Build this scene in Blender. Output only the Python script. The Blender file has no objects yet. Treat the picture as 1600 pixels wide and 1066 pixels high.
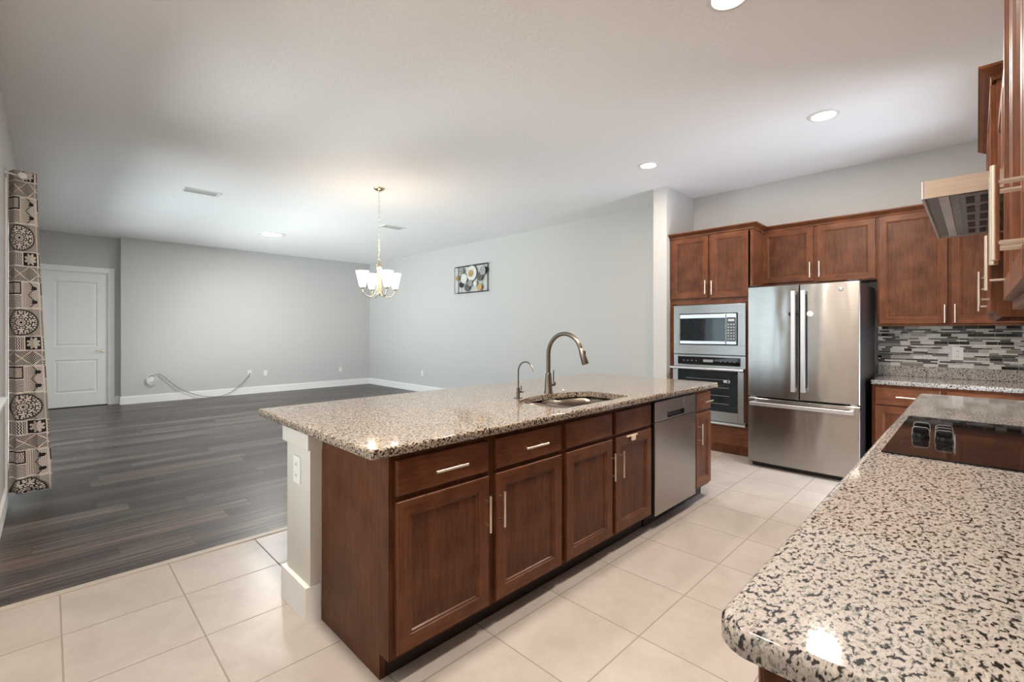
import bpy, bmesh, math, random
from mathutils import Vector, Matrix
from math import pi, sin, cos, radians as R
random.seed(7)
SC = bpy.context.scene
COL = SC.collection

# ------------------------------------------------------------ camera, world, exposure
YAW = 0.7865
cam = bpy.data.cameras.new('camera')
camo = bpy.data.objects.new('camera', cam); COL.objects.link(camo)
camo.location = (0, 0, 1.3724)
camo.rotation_euler = (pi/2, 0, YAW - pi/2)
cam.sensor_width = 36; cam.lens = 724.83/1600*36
cam.shift_y = -(533-518.2)/1600
cam.clip_start = 0.02
SC.camera = camo
vs = SC.view_settings
vs.view_transform = 'Standard'; vs.look = 'None'; vs.gamma = 1; vs.use_curve_mapping = False
vs.exposure = 1.18
w = bpy.data.worlds.new('sky'); SC.world = w; w.use_nodes = True
bg = w.node_tree.nodes['Background']; bg.inputs[0].default_value = (0.80, 0.90, 1.0, 1); bg.inputs[1].default_value = 1.1

H = 3.1434
def light(name, kind, loc, power, color=(1, 1, 1), size=0.2, size_y=None, rot=(0, 0, 0), spread=None, shape=None):
    l = bpy.data.lights.new(name, kind); l.energy = power; l.color = color
    if kind == 'AREA':
        l.size = size
        if size_y: l.shape = 'RECTANGLE'; l.size_y = size_y
        elif shape: l.shape = shape
        if spread: l.spread = spread
    else: l.shadow_soft_size = size
    o = bpy.data.objects.new(name, l); COL.objects.link(o); o.location = loc; o.rotation_euler = rot
    return o
DAY = (0.80, 0.91, 1.0)
# daylight entering the glass patio door, the side window and the doorway beside the kitchen
light('patio_daylight', 'AREA', (-1.0, 7.7, 1.35), 100, DAY, 4.6, 2.4, (0, R(-80), 0))
light('window_daylight', 'AREA', (-0.75, 3.8, 1.75), 8, DAY, 1.6, 1.5, (0, R(-90), 0))
# unseen upward area lamps, added over the paving to brighten the ceiling
light('ceiling_fill', 'AREA', (-3.9, 5.6, -.03), 560, (1, .98, .95), 3.8, 11.0, (pi, 0, 0))
light('ceiling_fill_near', 'AREA', (-1.25, 5.6, -.03), 620, (1, .98, .95), 1.2, 11.0, (pi, 0, 0))
light('doorway_daylight', 'AREA', (4.86, -1.5, 1.3), 60, (0.75, 0.87, 1.0), 1.0, 2.2, (R(90), 0, 0))

# ------------------------------------------------------------ node helper
class V:
    nt = None
    def __init__(s, x): s.x = x.x if isinstance(x, V) else x
    @staticmethod
    def m(op, *a):
        n = V.nt.nodes.new('ShaderNodeMath'); n.operation = op
        for i, q in enumerate(a):
            q = q.x if isinstance(q, V) else q
            if isinstance(q, (int, float)): n.inputs[i].default_value = q
            else: V.nt.links.new(q, n.inputs[i])
        return V(n.outputs[0])
    def __add__(s, o): return V.m('ADD', s, o)
    __radd__ = __add__
    def __sub__(s, o): return V.m('SUBTRACT', s, o)
    def __rsub__(s, o): return V.m('SUBTRACT', o, s)
    def __mul__(s, o): return V.m('MULTIPLY', s, o)
    __rmul__ = __mul__
    def __truediv__(s, o): return V.m('DIVIDE', s, o)
    def __lt__(s, o): return V.m('LESS_THAN', s, o)
    def __gt__(s, o): return V.m('GREATER_THAN', s, o)
def vabs(a): return V.m('ABSOLUTE', a)
def vfl(a): return V.m('FLOOR', a)
def vfr(a): return V.m('FRACT', a)
def vsin(a): return V.m('SINE', a)
def vmin(a, b): return V.m('MINIMUM', a, b)
def vmax(a, b): return V.m('MAXIMUM', a, b)
def vsqrt(a): return V.m('SQRT', a)
def vat(a, b): return V.m('ARCTAN2', a, b)

def newmat(name):
    m = bpy.data.materials.new(name); m.use_nodes = True
    V.nt = m.node_tree
    return m, m.node_tree, m.node_tree.nodes['Principled BSDF']
def lk(nt, a, b): nt.links.new(a.x if isinstance(a, V) else a, b)
def coords(nt, kind='Object', scale=(1, 1, 1), rot=(0, 0, 0), loc=(0, 0, 0)):
    t = nt.nodes.new('ShaderNodeTexCoord'); mp = nt.nodes.new('ShaderNodeMapping')
    mp.inputs['Scale'].default_value = scale; mp.inputs['Rotation'].default_value = rot; mp.inputs['Location'].default_value = loc
    nt.links.new(t.outputs[kind], mp.inputs[0]); return mp.outputs[0]
def noise(nt, vec, scale, detail=3, rough=.5, dist=0):
    n = nt.nodes.new('ShaderNodeTexNoise'); n.inputs['Scale'].default_value = scale
    n.inputs['Detail'].default_value = detail; n.inputs['Roughness'].default_value = rough; n.inputs['Distortion'].default_value = dist
    if vec is not None: nt.links.new(vec, n.inputs['Vector'])
    return n
def ramp(nt, fac, stops, const=False):
    r = nt.nodes.new('ShaderNodeValToRGB'); cr = r.color_ramp
    if const: cr.interpolation = 'CONSTANT'
    while len(cr.elements) < len(stops): cr.elements.new(0.5)
    for e, (p, c) in zip(cr.elements, stops):
        e.position = p; e.color = (*c, 1) if len(c) == 3 else c
    lk(nt, fac, r.inputs[0]); return r.outputs[0]
def mix(nt, fac, a, b, mode='MIX'):
    n = nt.nodes.new('ShaderNodeMix'); n.data_type = 'RGBA'; n.blend_type = mode
    for s, q in ((n.inputs[0], fac), (n.inputs[6], a), (n.inputs[7], b)):
        q = q.x if isinstance(q, V) else q
        if isinstance(q, (int, float)): s.default_value = q
        elif isinstance(q, tuple): s.default_value = (*q, 1)
        else: nt.links.new(q, s)
    return n.outputs[2]
def bump(nt, bs, hgt, strength, dist=0.01):
    b = nt.nodes.new('ShaderNodeBump'); b.inputs['Strength'].default_value = strength; b.inputs['Distance'].default_value = dist
    lk(nt, hgt, b.inputs['Height']); nt.links.new(b.outputs[0], bs.inputs['Normal']); return b
def sepxyz(nt, vec):
    s = nt.nodes.new('ShaderNodeSeparateXYZ'); nt.links.new(vec, s.inputs[0]); return V(s.outputs[0]), V(s.outputs[1]), V(s.outputs[2])
def hash3(nt, a, b, c=0.0):
    cb = nt.nodes.new('ShaderNodeCombineXYZ')
    for i, q in enumerate((a, b, c)):
        if isinstance(q, V): nt.links.new(q.x, cb.inputs[i])
        else: cb.inputs[i].default_value = q
    wn = nt.nodes.new('ShaderNodeTexWhiteNoise'); wn.noise_dimensions = '3D'; nt.links.new(cb.outputs[0], wn.inputs[0])
    return V(wn.outputs['Value'])

def plain(name, col, rough=.5, metal=0., var=.05, scale=8, coat=0, spec=None):
    m, nt, bs = newmat(name)
    n = noise(nt, coords(nt), scale, 3)
    c2 = tuple(max(0, c*(1-var)) for c in col); c1 = tuple(min(1, c*(1+var)) for c in col)
    nt.links.new(ramp(nt, n.outputs[0], [(.3, c2), (.7, c1)]), bs.inputs['Base Color'])
    bs.inputs['Roughness'].default_value = rough; bs.inputs['Metallic'].default_value = metal
    bs.inputs['Coat Weight'].default_value = coat
    if spec is not None: bs.inputs['Specular IOR Level'].default_value = spec
    return m

def wall_paint(name, col, bstr=.12, bscale=120):
    m, nt, bs = newmat(name)
    v = coords(nt)
    n = noise(nt, v, .8, 2); nt.links.new(ramp(nt, n.outputs[0], [(.3, tuple(c*.985 for c in col)), (.7, col)]), bs.inputs['Base Color'])
    b = noise(nt, v, bscale, 4, .6)
    bump(nt, bs, b.outputs[0], bstr, .004)
    bs.inputs['Roughness'].default_value = .75
    return m
def ceiling_mat():
    m, nt, bs = newmat('ceiling_texture')
    v = coords(nt)
    vo = nt.nodes.new('ShaderNodeTexNoise'); vo.inputs['Scale'].default_value = 38; vo.inputs['Detail'].default_value = 5; nt.links.new(v, vo.inputs['Vector'])
    r = ramp(nt, vo.outputs[0], [(.45, (0, 0, 0)), (.6, (1, 1, 1))])
    bump(nt, bs, r, .16, .006)
    bs.inputs['Base Color'].default_value = (.91, .895, .90, 1); bs.inputs['Roughness'].default_value = .9
    return m
def wood(name, axis='z', tint=1.30, rough=.38, spec=.2):
    m, nt, bs = newmat(name)
    sc = {'z': (14, 14, 1.1), 'x': (1.1, 14, 14)}[axis]
    v = coords(nt, scale=sc)
    n1 = noise(nt, v, 3.2, 6, .62, .9)
    sc2 = {'z': (60, 60, 3), 'x': (3, 60, 60)}[axis]
    n2 = noise(nt, coords(nt, scale=sc2), 2.5, 3, .6)
    blot = noise(nt, coords(nt, scale=(1, 1, 1)), 7, 3, .55)
    f = V(n1.outputs[0])*.30 + V(n2.outputs[0])*.32 + V(blot.outputs[0])*.38
    k = tint
    c = ramp(nt, f, [(.34, (.050*k, .0172*k, .0075*k)), (.47, (.090*k, .0305*k, .0135*k)), (.57, (.128*k, .0455*k, .020*k)), (.72, (.182*k, .070*k, .031*k))])
    nt.links.new(c, bs.inputs['Base Color'])
    bs.inputs['Roughness'].default_value = rough; bs.inputs['Coat Weight'].default_value = .08; bs.inputs['Coat Roughness'].default_value = .2; bs.inputs['Specular IOR Level'].default_value = spec
    bump(nt, bs, n2.outputs[0], .06, .002)
    return m
def granite(name, c_light, c_mid, c_dark, k=1.0, dens=0.0):
    m, nt, bs = newmat(name)
    v = coords(nt, rot=(0, 0, .9), scale=(1, 1.7, 1.3))
    n1 = noise(nt, v, 78*k, 2.5, .5, .35)
    n2 = noise(nt, v, 190*k, 2, .5, .2)
    n3 = noise(nt, v, 21*k, 3, .5, .4)
    n4 = noise(nt, v, 95*k, 2, .5, .3); n4.inputs['Distortion'].default_value = .8
    base = ramp(nt, n2.outputs[0], [(.35, tuple(c*.84 for c in c_light)), (.5, c_light), (.68, tuple(min(1, c*1.12) for c in c_light))])
    gray = ramp(nt, V(n4.outputs[0])*.75+V(n3.outputs[0])*.25, [(.385-dens*.4, (1, 1, 1)), (.455, (0, 0, 0))])
    c = mix(nt, gray, base, c_mid)
    f = V(n1.outputs[0])*.66+V(n2.outputs[0])*.18+V(n3.outputs[0])*.16
    dk = ramp(nt, f, [(.528-dens, (0, 0, 0)), (.552-dens, (.45, .45, .45)), (.585-dens, (1, 1, 1))])
    c = mix(nt, dk, c, c_dark)
    nt.links.new(c, bs.inputs['Base Color'])
    bs.inputs['Roughness'].default_value = .065; bs.inputs['Specular IOR Level'].default_value = .42
    return m
def steel(name, col=(.62, .605, .59), rough=.26, axis='h', wob=0.0, aniso=.6):
    m, nt, bs = newmat(name)
    v = coords(nt, scale=(2, 2, 260) if axis == 'h' else (260, 260, 2))
    n = noise(nt, v, 2.0, 3, .6)
    nt.links.new(ramp(nt, n.outputs[0], [(.3, tuple(c*.88 for c in col)), (.7, tuple(c*1.08 for c in col))]), bs.inputs['Base Color'])
    bs.inputs['Metallic'].default_value = 1; bs.inputs['Roughness'].default_value = rough
    vt = nt.nodes.new('ShaderNodeVectorTransform'); vt.vector_type = 'VECTOR'; vt.convert_from = 'OBJECT'; vt.convert_to = 'WORLD'
    vt.inputs[0].default_value = (0, 0, 1) if axis == 'h' else (1, 0, 0)
    nt.links.new(vt.outputs[0], bs.inputs['Tangent']); bs.inputs['Anisotropic'].default_value = aniso
    hgt = V(n.outputs[0])*.01
    if wob:
        n2 = noise(nt, coords(nt, scale=(1, 1, .33)), 5.5, 1, .4); hgt = hgt + V(n2.outputs[0])*wob
    bump(nt, bs, hgt, 1.0, .02)
    return m
def plank_mat():
    m, nt, bs = newmat('grey_wood_planks')
    x, y, z = sepxyz(nt, coords(nt))
    ry = y/.178; row = vfl(ry); off = hash3(nt, row, 3.0)*1.22
    px = (x+off)/1.22; pid = vfl(px); h = hash3(nt, row, pid)
    v1 = coords(nt, scale=(1.1, 26, 1))
    cbn = nt.nodes.new('ShaderNodeCombineXYZ')
    nt.links.new((x*.9+h*17).x, cbn.inputs[0]); nt.links.new((y*24).x, cbn.inputs[1]); nt.links.new((h*9).x, cbn.inputs[2])
    n1 = noise(nt, cbn.outputs[0], 1.6, 5, .62, .35)
    cb2 = nt.nodes.new('ShaderNodeCombineXYZ')
    nt.links.new((x*2.2+h*5).x, cb2.inputs[0]); nt.links.new((y*90).x, cb2.inputs[1]); nt.links.new((h*3).x, cb2.inputs[2])
    n2 = noise(nt, cb2.outputs[0], 1.5, 3, .6)
    f = V(n1.outputs[0])*.66+V(n2.outputs[0])*.2+h*.17
    c = ramp(nt, f, [(.34, (.010, .0070, .0060)), (.45, (.033, .0245, .0210)), (.54, (.068, .053, .047)), (.66, (.165, .137, .122))])
    warm = mix(nt, (hash3(nt, row, pid, 5.0) > .7)*.35, c, mix(nt, 1.0, c, (1.25, .95, .78), 'MULTIPLY'))
    fy = vfr(ry); fx = vfr(px)
    seam = vmax(vmax(fy < .012, fy > .988), vmax(fx < .002, fx > .998))
    c = mix(nt, seam*.65, warm, (.018, .015, .014))
    nt.links.new(c, bs.inputs['Base Color'])
    nt.links.new((V(n2.outputs[0])*.12+.30).x, bs.inputs['Roughness'])
    bump(nt, bs, V(n2.outputs[0])*.3+seam*-.5, .25, .003)
    return m
def tile_mat():
    m, nt, bs = newmat('beige_floor_tile')
    x, y, z = sepxyz(nt, coords(nt))
    tx = (x-.04)/.46; ty = (y-1.075)/.46
    ix = vfl(tx); iy = vfl(ty); fx = vfr(tx); fy = vfr(ty); h = hash3(nt, ix, iy)
    g = .0075
    grout = vmax(vmax(fx < g, fx > 1-g), vmax(fy < g, fy > 1-g))
    cb = nt.nodes.new('ShaderNodeCombineXYZ')
    nt.links.new((x+h*7).x, cb.inputs[0]); nt.links.new((y+h*13).x, cb.inputs[1])
    n1 = noise(nt, cb.outputs[0], 3.2, 6, .6, .8)
    n2 = noise(nt, cb.outputs[0], 22, 4, .65)
    c = ramp(nt, V(n1.outputs[0])*.75+V(n2.outputs[0])*.25, [(.3, (.39, .342, .305)), (.5, (.455, .405, .365)), (.7, (.51, .46, .42))])
    vein = ramp(nt, noise(nt, cb.outputs[0], 4.5, 5, .55, 1.6).outputs[0], [(.485, (0, 0, 0)), (.5, (1, 1, 1)), (.515, (0, 0, 0))])
    c = mix(nt, V(vein)*.22 if False else .0, c, c)
    c = mix(nt, grout, c, (.30, .255, .215))
    nt.links.new(c, bs.inputs['Base Color'])
    nt.links.new((grout*.4+.30).x, bs.inputs['Roughness'])
    bump(nt, bs, grout*-.6+V(n2.outputs[0])*.12, .3, .003)
    return m
def mosaic_mat():
    m, nt, bs = newmat('linear_glass_mosaic')
    x, y, z = sepxyz(nt, coords(nt))
    P = .0735
    t = z/P; k = vfl(t); ft = vfr(t); big = (ft > .41)+(ft > .607)+(ft > .803)
    row = k*4+big
    L = .175
    xx = (x+hash3(nt, row, 1.0)*1.7)/L; cell = vfl(xx); fx = vfr(xx)
    sp = hash3(nt, row, cell, 2.0)*.34+.33
    sub = fx > sp
    h = hash3(nt, row, cell*2+sub, 7.0)
    c = ramp(nt, h, [(0, (.66, .64, .60)), (.24, (.46, .43, .40)), (.36, (.13, .125, .115)), (.56, (.008, .006, .006)), (.80, (.74, .72, .69)), (.93, (.24, .22, .19))], True)
    mar = noise(nt, coords(nt), 40, 4, .6, 1)
    c = mix(nt, .35, c, mix(nt, 1.0, c, ramp(nt, mar.outputs[0], [(.35, (.6, .6, .6)), (.6, (1.1, 1.1, 1.1))]), 'MULTIPLY'))
    gx = .0013/L; gz = .0013/P
    gr = vmax(vmax(fx < gx, vabs(fx-sp) < gx), vmax(vmax(ft < gz, ft > 1-gz), vmin(vmin(vabs(ft-.41), vabs(ft-.607)), vabs(ft-.803)) < gz))
    c = mix(nt, gr, c, (.45, .43, .41))
    nt.links.new(c, bs.inputs['Base Color'])
    nt.links.new((gr*.5+.10).x, bs.inputs['Roughness'])
    bump(nt, bs, gr*-1.0, .3, .002)
    return m
def curtain_mat():
    m, nt, bs = newmat('ethnic_print_fabric')
    tc = nt.nodes.new('ShaderNodeTexCoord'); u, v, _ = sepxyz(nt, tc.outputs['UV'])
    PU, PV = .30, .675
    row = vfl(v/PV)
    uu = vfr(u/PU)*PU; vv = vfr(v/PV)*PV      # metres, v downward from the hem
    # bands (from top): circle .22, squares .22, lattice .12, zigzag .115
    def box(a, b, x): return (x > a)*(x < b)
    # circle band  0..0.22
    cx = (uu-.15)/1.22; cy = vv-.11
    r = vsqrt(cx*cx+cy*cy); th = vat(cy, cx)
    ri = vfl(r/.0165); ac = vabs(vfr(th*(14/6.28318)+ri*.5)-.5)*2; rc = vabs(vfr(r/.0165)-.5)*2
    ros = vmax((ac*ac+rc*rc > .62)*(r > .0165), r < .010)
    ring = vmax(vabs(r-.098) < .004, vabs(r-.105) < .002)
    spokes = (vabs(vsin(th*16)) < .55)*(r > .082)*(r < .096)
    dots = (vsin(th*7) > .75)*(vabs(r-.058) < .009)
    inner = vmax(ros*(r < .082), spokes)*(1-dots)
    corner = (r > .108)*(vsin(uu*520)*vsin(vv*520) > .0)
    circ = vmax(vmax(inner, ring), corner)
    # squares band .22...44
    a = vv-.22
    fl_x = vabs(uu-.085)*1.0; fl_y = vabs(a-.165)
    rr = vsqrt((fl_x-.028)*(fl_x-.028)+(fl_y-.022)*(fl_y-.022))
    flower = vmax(vabs(vsin(rr*330)) < .62, fl_x < .004)*box(.025, .145, uu)*box(.125, .205, a)
    sqring = box(.012, .158, uu)*box(.115, .215, a)*(1-box(.024, .146, uu)*box(.126, .204, a))
    waves = (vsin(a*520+vsin(uu*130)*1.4) > .15)*box(.012, .158, uu)*box(.01, .105, a)
    zx = (uu-.235)+vabs(vfr(a/.11)-.5)*.10-.025
    dia = vmax(vmax(vabs(zx) < .004, (vabs(zx) < .020)*(vabs(vfr(a/.11)-.5) < .13)), vabs(vsin(uu*300)*vsin(a*260)) > .60)*box(.168, .29, uu)*box(.01, .21, a)
    sq = vmax(vmax(flower, sqring), vmax(waves, dia))
    # lattice band .44...56
    b = vv-.44
    px_ = vfr(uu/.15)*.15; d1 = vabs(px_-.075)-vabs(b-.06)*1.25
    lines = vmax(vmax(vabs(vabs(px_-.075)-b*1.25) < .005, vabs(vabs(px_-.075)-(.12-b)*1.25) < .005), vabs(d1) < .0)
    fill = ((vabs(vsin((px_+b)*200)) < .55)+(vabs(vsin((px_-b)*200)) < .55)) > .5
    lat = vmax(fill*(1-lines), 0.0)
    # zigzag band .56...675
    c_ = vv-.56
    zig = (vsin(uu*420+vabs(vfr(c_/.026)-.5)*7.0) > .05)*box(.01, .17, uu)*box(.008, .108, c_)
    f2x = uu-.235; f2y = c_-.058; fr = vsqrt(f2x*f2x+f2y*f2y); ft = vat(f2y, f2x)
    flo = box(.18, .292, uu)*box(.006, .11, c_)*(1-(fr < vabs(vsin(ft*4))*.022+.028)*(vabs(vsin(fr*260)) > .35))
    zz = vmax(zig, flo)
    pat = vmax(vmax(circ*(vv < .22), sq*box(.22, .44, vv)), vmax(lat*box(.44, .56, vv), zz*(vv > .56)))
    sep = vmax(vmax(vabs(vv-.22) < .003, vabs(vv-.44) < .003), vmax(vabs(vv-.56) < .003, vmax(vv < .003, vv > .672)))
    sep = vmax(sep, vmax(uu < .004, uu > .296))
    pat = pat*(1-sep)
    c = mix(nt, pat, (.74, .67, .61), (.012, .010, .010))
    nt.links.new(c, bs.inputs['Base Color']); bs.inputs['Roughness'].default_value = .9
    return m
def glass_mat(name, tint=(.9, .95, .95)):
    m = bpy.data.materials.new(name); m.use_nodes = True; nt = m.node_tree; nt.nodes.clear()
    o = nt.nodes.new('ShaderNodeOutputMaterial'); mx = nt.nodes.new('ShaderNodeMixShader'); fr = nt.nodes.new('ShaderNodeFresnel'); fr.inputs[0].default_value = 1.45
    t = nt.nodes.new('ShaderNodeBsdfTransparent'); t.inputs[0].default_value = (*tint, 1); g = nt.nodes.new('ShaderNodeBsdfGlossy'); g.inputs['Roughness'].default_value = .02
    nt.links.new(fr.outputs[0], mx.inputs[0]); nt.links.new(t.outputs[0], mx.inputs[1]); nt.links.new(g.outputs[0], mx.inputs[2]); nt.links.new(mx.outputs[0], o.inputs[0])
    return m
def emis(name, col, st, base=None):
    m, nt, bs = newmat(name)
    bs.inputs['Base Color'].default_value = (*(base or col), 1); bs.inputs['Emission Color'].default_value = (*col, 1); bs.inputs['Emission Strength'].default_value = st
    bs.inputs['Roughness'].default_value = .5
    return m

M = dict(
    wall=wall_paint('warm_white_wall', (.565, .55, .535)),
    ceil=ceiling_mat(),
    trim=plain('white_trim_paint', (.86, .85, .825), .35, var=.01),
    door=plain('white_door_paint', (.84, .86, .85), .4, var=.01),
    post=plain('cream_post_paint', (.61, .575, .53), .5, var=.01),
    wood=wood('cherry_wood_vertical', 'z'), woodx=wood('cherry_wood_horizontal', 'x'),
    woodp=wood('cherry_veneer_panel', 'z', 1.0, .42, .2),
    woodd=wood('cherry_wood_end_panel', 'z', .9, .42, .12),
    gap=plain('dark_cabinet_frame', (.022, .009, .006), .5),
    toe=plain('dark_toe_kick', (.018, .010, .008), .6),
    gran=granite('beige_speckled_granite', (.41, .338, .272), (.16, .125, .090), (.016, .011, .008), 1.25, .030),
    granw=granite('white_speckled_granite', (.405, .365, .334), (.20, .205, .185), (.022, .019, .018), .95, .008),
    steel=steel('brushed_stainless', (.40, .385, .375), .30), fsteel=steel('fridge_stainless', (.39, .365, .345), .20, wob=.26, aniso=.88),
    dsteel=steel('dishwasher_stainless', (.40, .37, .345), .27),
    sinks=steel('sink_stainless', (.36, .31, .265), .28, aniso=.3),
    hsteel=steel('hood_stainless', (.60, .50, .42), .45, aniso=.1),
    bright=steel('handle_stainless', (.74, .74, .755), .36, aniso=.2),
    nickel=plain('brushed_nickel', (.70, .61, .52), .30, 1.0), nickelw=plain('satin_bar_nickel', (.80, .70, .59), .32, 1.0),
    bronze=plain('brushed_warm_nickel_faucet', (.22, .18, .15), .30, 1.0),
    chand=plain('polished_gold_nickel', (.72, .60, .44), .25, 1.0),
    blk=plain('black_glass', (.006, .006, .007), .04), blkm=plain('black_metal', (.012, .011, .011), .4), blks=plain('black_fridge_side', (.014, .012, .012), .35),
    ovg=plain('oven_door_glass', (.010, .014, .018), .05),
    cook=plain('cooktop_glass', (.006, .004, .004), .045),
    ink=plain('grey_marking', (.30, .30, .30), .4), inkl=plain('light_marking', (.6, .6, .6), .4),
    plas=plain('white_plastic', (.80, .79, .76), .35, var=.01), plasd=plain('dark_slot', (.03, .03, .03), .5), cream=plain('cream_plastic', (.80, .66, .52), .4),
    plank=plank_mat(), tile=tile_mat(), mosaic=mosaic_mat(), curtain=curtain_mat(), glass=glass_mat('window_glass'),
    lamp=emis('lamp_diffuser', (1, .96, .90), 6), shade=emis('frosted_shade', (1, .90, .78), 1.6),
    grey=plain('grey_cord', (.26, .27, .27), .5), iron=plain('dark_iron', (.04, .045, .045), .45, .6),
    discg=plain('hammered_grey_metal', (.30, .31, .30), .4, .5, .3, 60), discw=plain('pearl_white_disc', (.66, .66, .60), .35, 0, .08, 30), gold=plain('gold_metal', (.62, .42, .18), .3, .9, .25, 60),
    patt=plain('black_white_filigree', (.10, .09, .085), .5, .2, .9, 160), strip=plain('pale_transition_strip', (.46, .40, .34), .4),
    ventd=plain('vent_shadow_grey', (.09, .09, .09), .7), ground=plain('patio_paving', (.42, .41, .39), .8), hedge=plain('garden_hedge', (.10, .17, .06), .9, var=.5, scale=12),
    ringm=plain('faint_burner_print', (.035, .032, .03), .3),
    hooddark=steel('dark_polished_steel', (.16, .145, .135), .18), filt=plain('mesh_filter_grey', (.20, .20, .21), .3, .9, .4, 90), hole=plain('filter_hole', (.008, .008, .008), .6),
)

# ------------------------------------------------------------ mesh helpers
def link(name, bm, mat, parent=None, smooth=None):
    me = bpy.data.meshes.new(name); bmesh.ops.recalc_face_normals(bm, faces=bm.faces)
    bm.to_mesh(me); bm.free()
    for q in (mat if isinstance(mat, (list, tuple)) else [mat]): me.materials.append(M[q] if isinstance(q, str) else q)
    o = bpy.data.objects.new(name, me); COL.objects.link(o)
    if parent: o.parent = parent
    if smooth is not None:
        for p in me.polygons: p.use_smooth = True
        try: me.set_sharp_from_angle(angle=R(smooth))
        except Exception: pass
    return o
def NB(): return bmesh.new()
def box(bm, x0, x1, y0, y1, z0, z1, bev=0, mi=0):
    x0, x1 = sorted((x0, x1)); y0, y1 = sorted((y0, y1)); z0, z1 = sorted((z0, z1))
    r = bmesh.ops.create_cube(bm, size=1)
    for v in r['verts']: v.co = Vector(((x0+x1)/2+v.co.x*(x1-x0), (y0+y1)/2+v.co.y*(y1-y0), (z0+z1)/2+v.co.z*(z1-z0)))
    fs = set(f for v in r['verts'] for f in v.link_faces)
    for f in fs: f.material_index = mi
    if bev:
        es = list(set(e for v in r['verts'] for e in v.link_edges))
        bmesh.ops.bevel(bm, geom=es, offset=bev, segments=2, affect='EDGES', profile=.5)
    return bm
def tube(bm, pts, r, n=10, cap=True, mi=0):
    pts = [Vector(p) for p in pts]; rs = r if isinstance(r, (list, tuple)) else [r]*len(pts)
    rings = []; ref = None
    for i, p in enumerate(pts):
        a = pts[max(0, i-1)]; b = pts[min(len(pts)-1, i+1)]; t = (b-a).normalized()
        if ref is None: ref = Vector((0, 0, 1)) if abs(t.z) < .9 else Vector((1, 0, 0))
        s = t.cross(ref).normalized(); u = s.cross(t).normalized(); ref = u
        rings.append([bm.verts.new(p+s*cos(2*pi*k/n)*rs[i]+u*sin(2*pi*k/n)*rs[i]) for k in range(n)])
    for i in range(len(rings)-1):
        for k in range(n):
            f = bm.faces.new((rings[i][k], rings[i][(k+1) % n], rings[i+1][(k+1) % n], rings[i+1][k])); f.material_index = mi
    if cap:
        for q in (rings[0], rings[-1]):
            f = bm.faces.new(q); f.material_index = mi
    return bm
def lathe(bm, prof, cx=0, cy=0, n=24, axis='z', cz=0, mi=0):
    rings = []
    for r, h in prof:
        ring = []
        for k in range(n):
            a = 2*pi*k/n
            if axis == 'z': p = (cx+r*cos(a), cy+r*sin(a), cz+h)
            elif axis == 'y': p = (cx+r*cos(a), cy+h, cz+r*sin(a))
            else: p = (cx+h, cy+r*cos(a), cz+r*sin(a))
            ring.append(bm.verts.new(p))
        rings.append(ring)
    for i in range(len(rings)-1):
        for k in range(n):
            f = bm.faces.new((rings[i][k], rings[i][(k+1) % n], rings[i+1][(k+1) % n], rings[i+1][k])); f.material_index = mi
    for q in (rings[0], rings[-1]):
        f = bm.faces.new(q); f.material_index = mi
    return bm
def rloops(bm, x0, x1, z0, z1, loops, fill_last=True, fill_first=True, side_mi=False, last_mi=0):
    """nested rectangular rings in the xz plane; loops = [(inset, y), ...]"""
    prev = None
    for i, (s, y) in enumerate(loops):
        q = [bm.verts.new((x0+s, y, z0+s)), bm.verts.new((x1-s, y, z0+s)), bm.verts.new((x1-s, y, z1-s)), bm.verts.new((x0+s, y, z1-s))]
        if prev:
            for k in range(4):
                f = bm.faces.new((prev[k], prev[(k+1) % 4], q[(k+1) % 4], q[k]))
                if side_mi and k in (0, 2): f.material_index = 1
        elif fill_first: bm.faces.new(q)
        prev = q
    if fill_last: bm.faces.new(prev).material_index = last_mi
    return bm
def thing(name, label, cat, loc=(0, 0, 0), rz=0, group=None):
    o = bpy.data.objects.new(name, None); COL.objects.link(o); o.location = loc; o.rotation_euler = (0, 0, rz)
    o.empty_display_size = .1
    o['label'] = label; o['category'] = cat
    if group: o['group'] = group
    return o
def tag(o, label, cat, group=None):
    o['label'] = label; o['category'] = cat
    if group: o['group'] = group
    return o
def struct(name, bm, mat, parent=None, smooth=None):
    o = link(name, bm, mat, parent, smooth)
    if not parent: o['kind'] = 'structure'
    return o
def copy_tree(o, parent=None):
    c = o.copy(); COL.objects.link(c); c.parent = parent
    for ch in [q for q in bpy.data.objects if q.parent == o]: copy_tree(ch, c)
    return c
def wallbox(bm, axis, pos, thick, a0, a1, z0, z1, holes=()):
    """wall in plane axis=pos..pos+thick, spanning a0..a1, with rectangular holes [(a,b,za,zb)]"""
    segs = []; cur = a0
    for (a, b, za, zb) in sorted(holes):
        segs.append((cur, a, z0, z1))
        if za > z0: segs.append((a, b, z0, za))
        if zb < z1: segs.append((a, b, zb, z1))
        cur = b
    segs.append((cur, a1, z0, z1))
    for (a, b, za, zb) in segs:
        if axis == 'x': box(bm, pos, pos+thick, a, b, za, zb)
        else: box(bm, a, b, pos, pos+thick, za, zb)
    return bm

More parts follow.
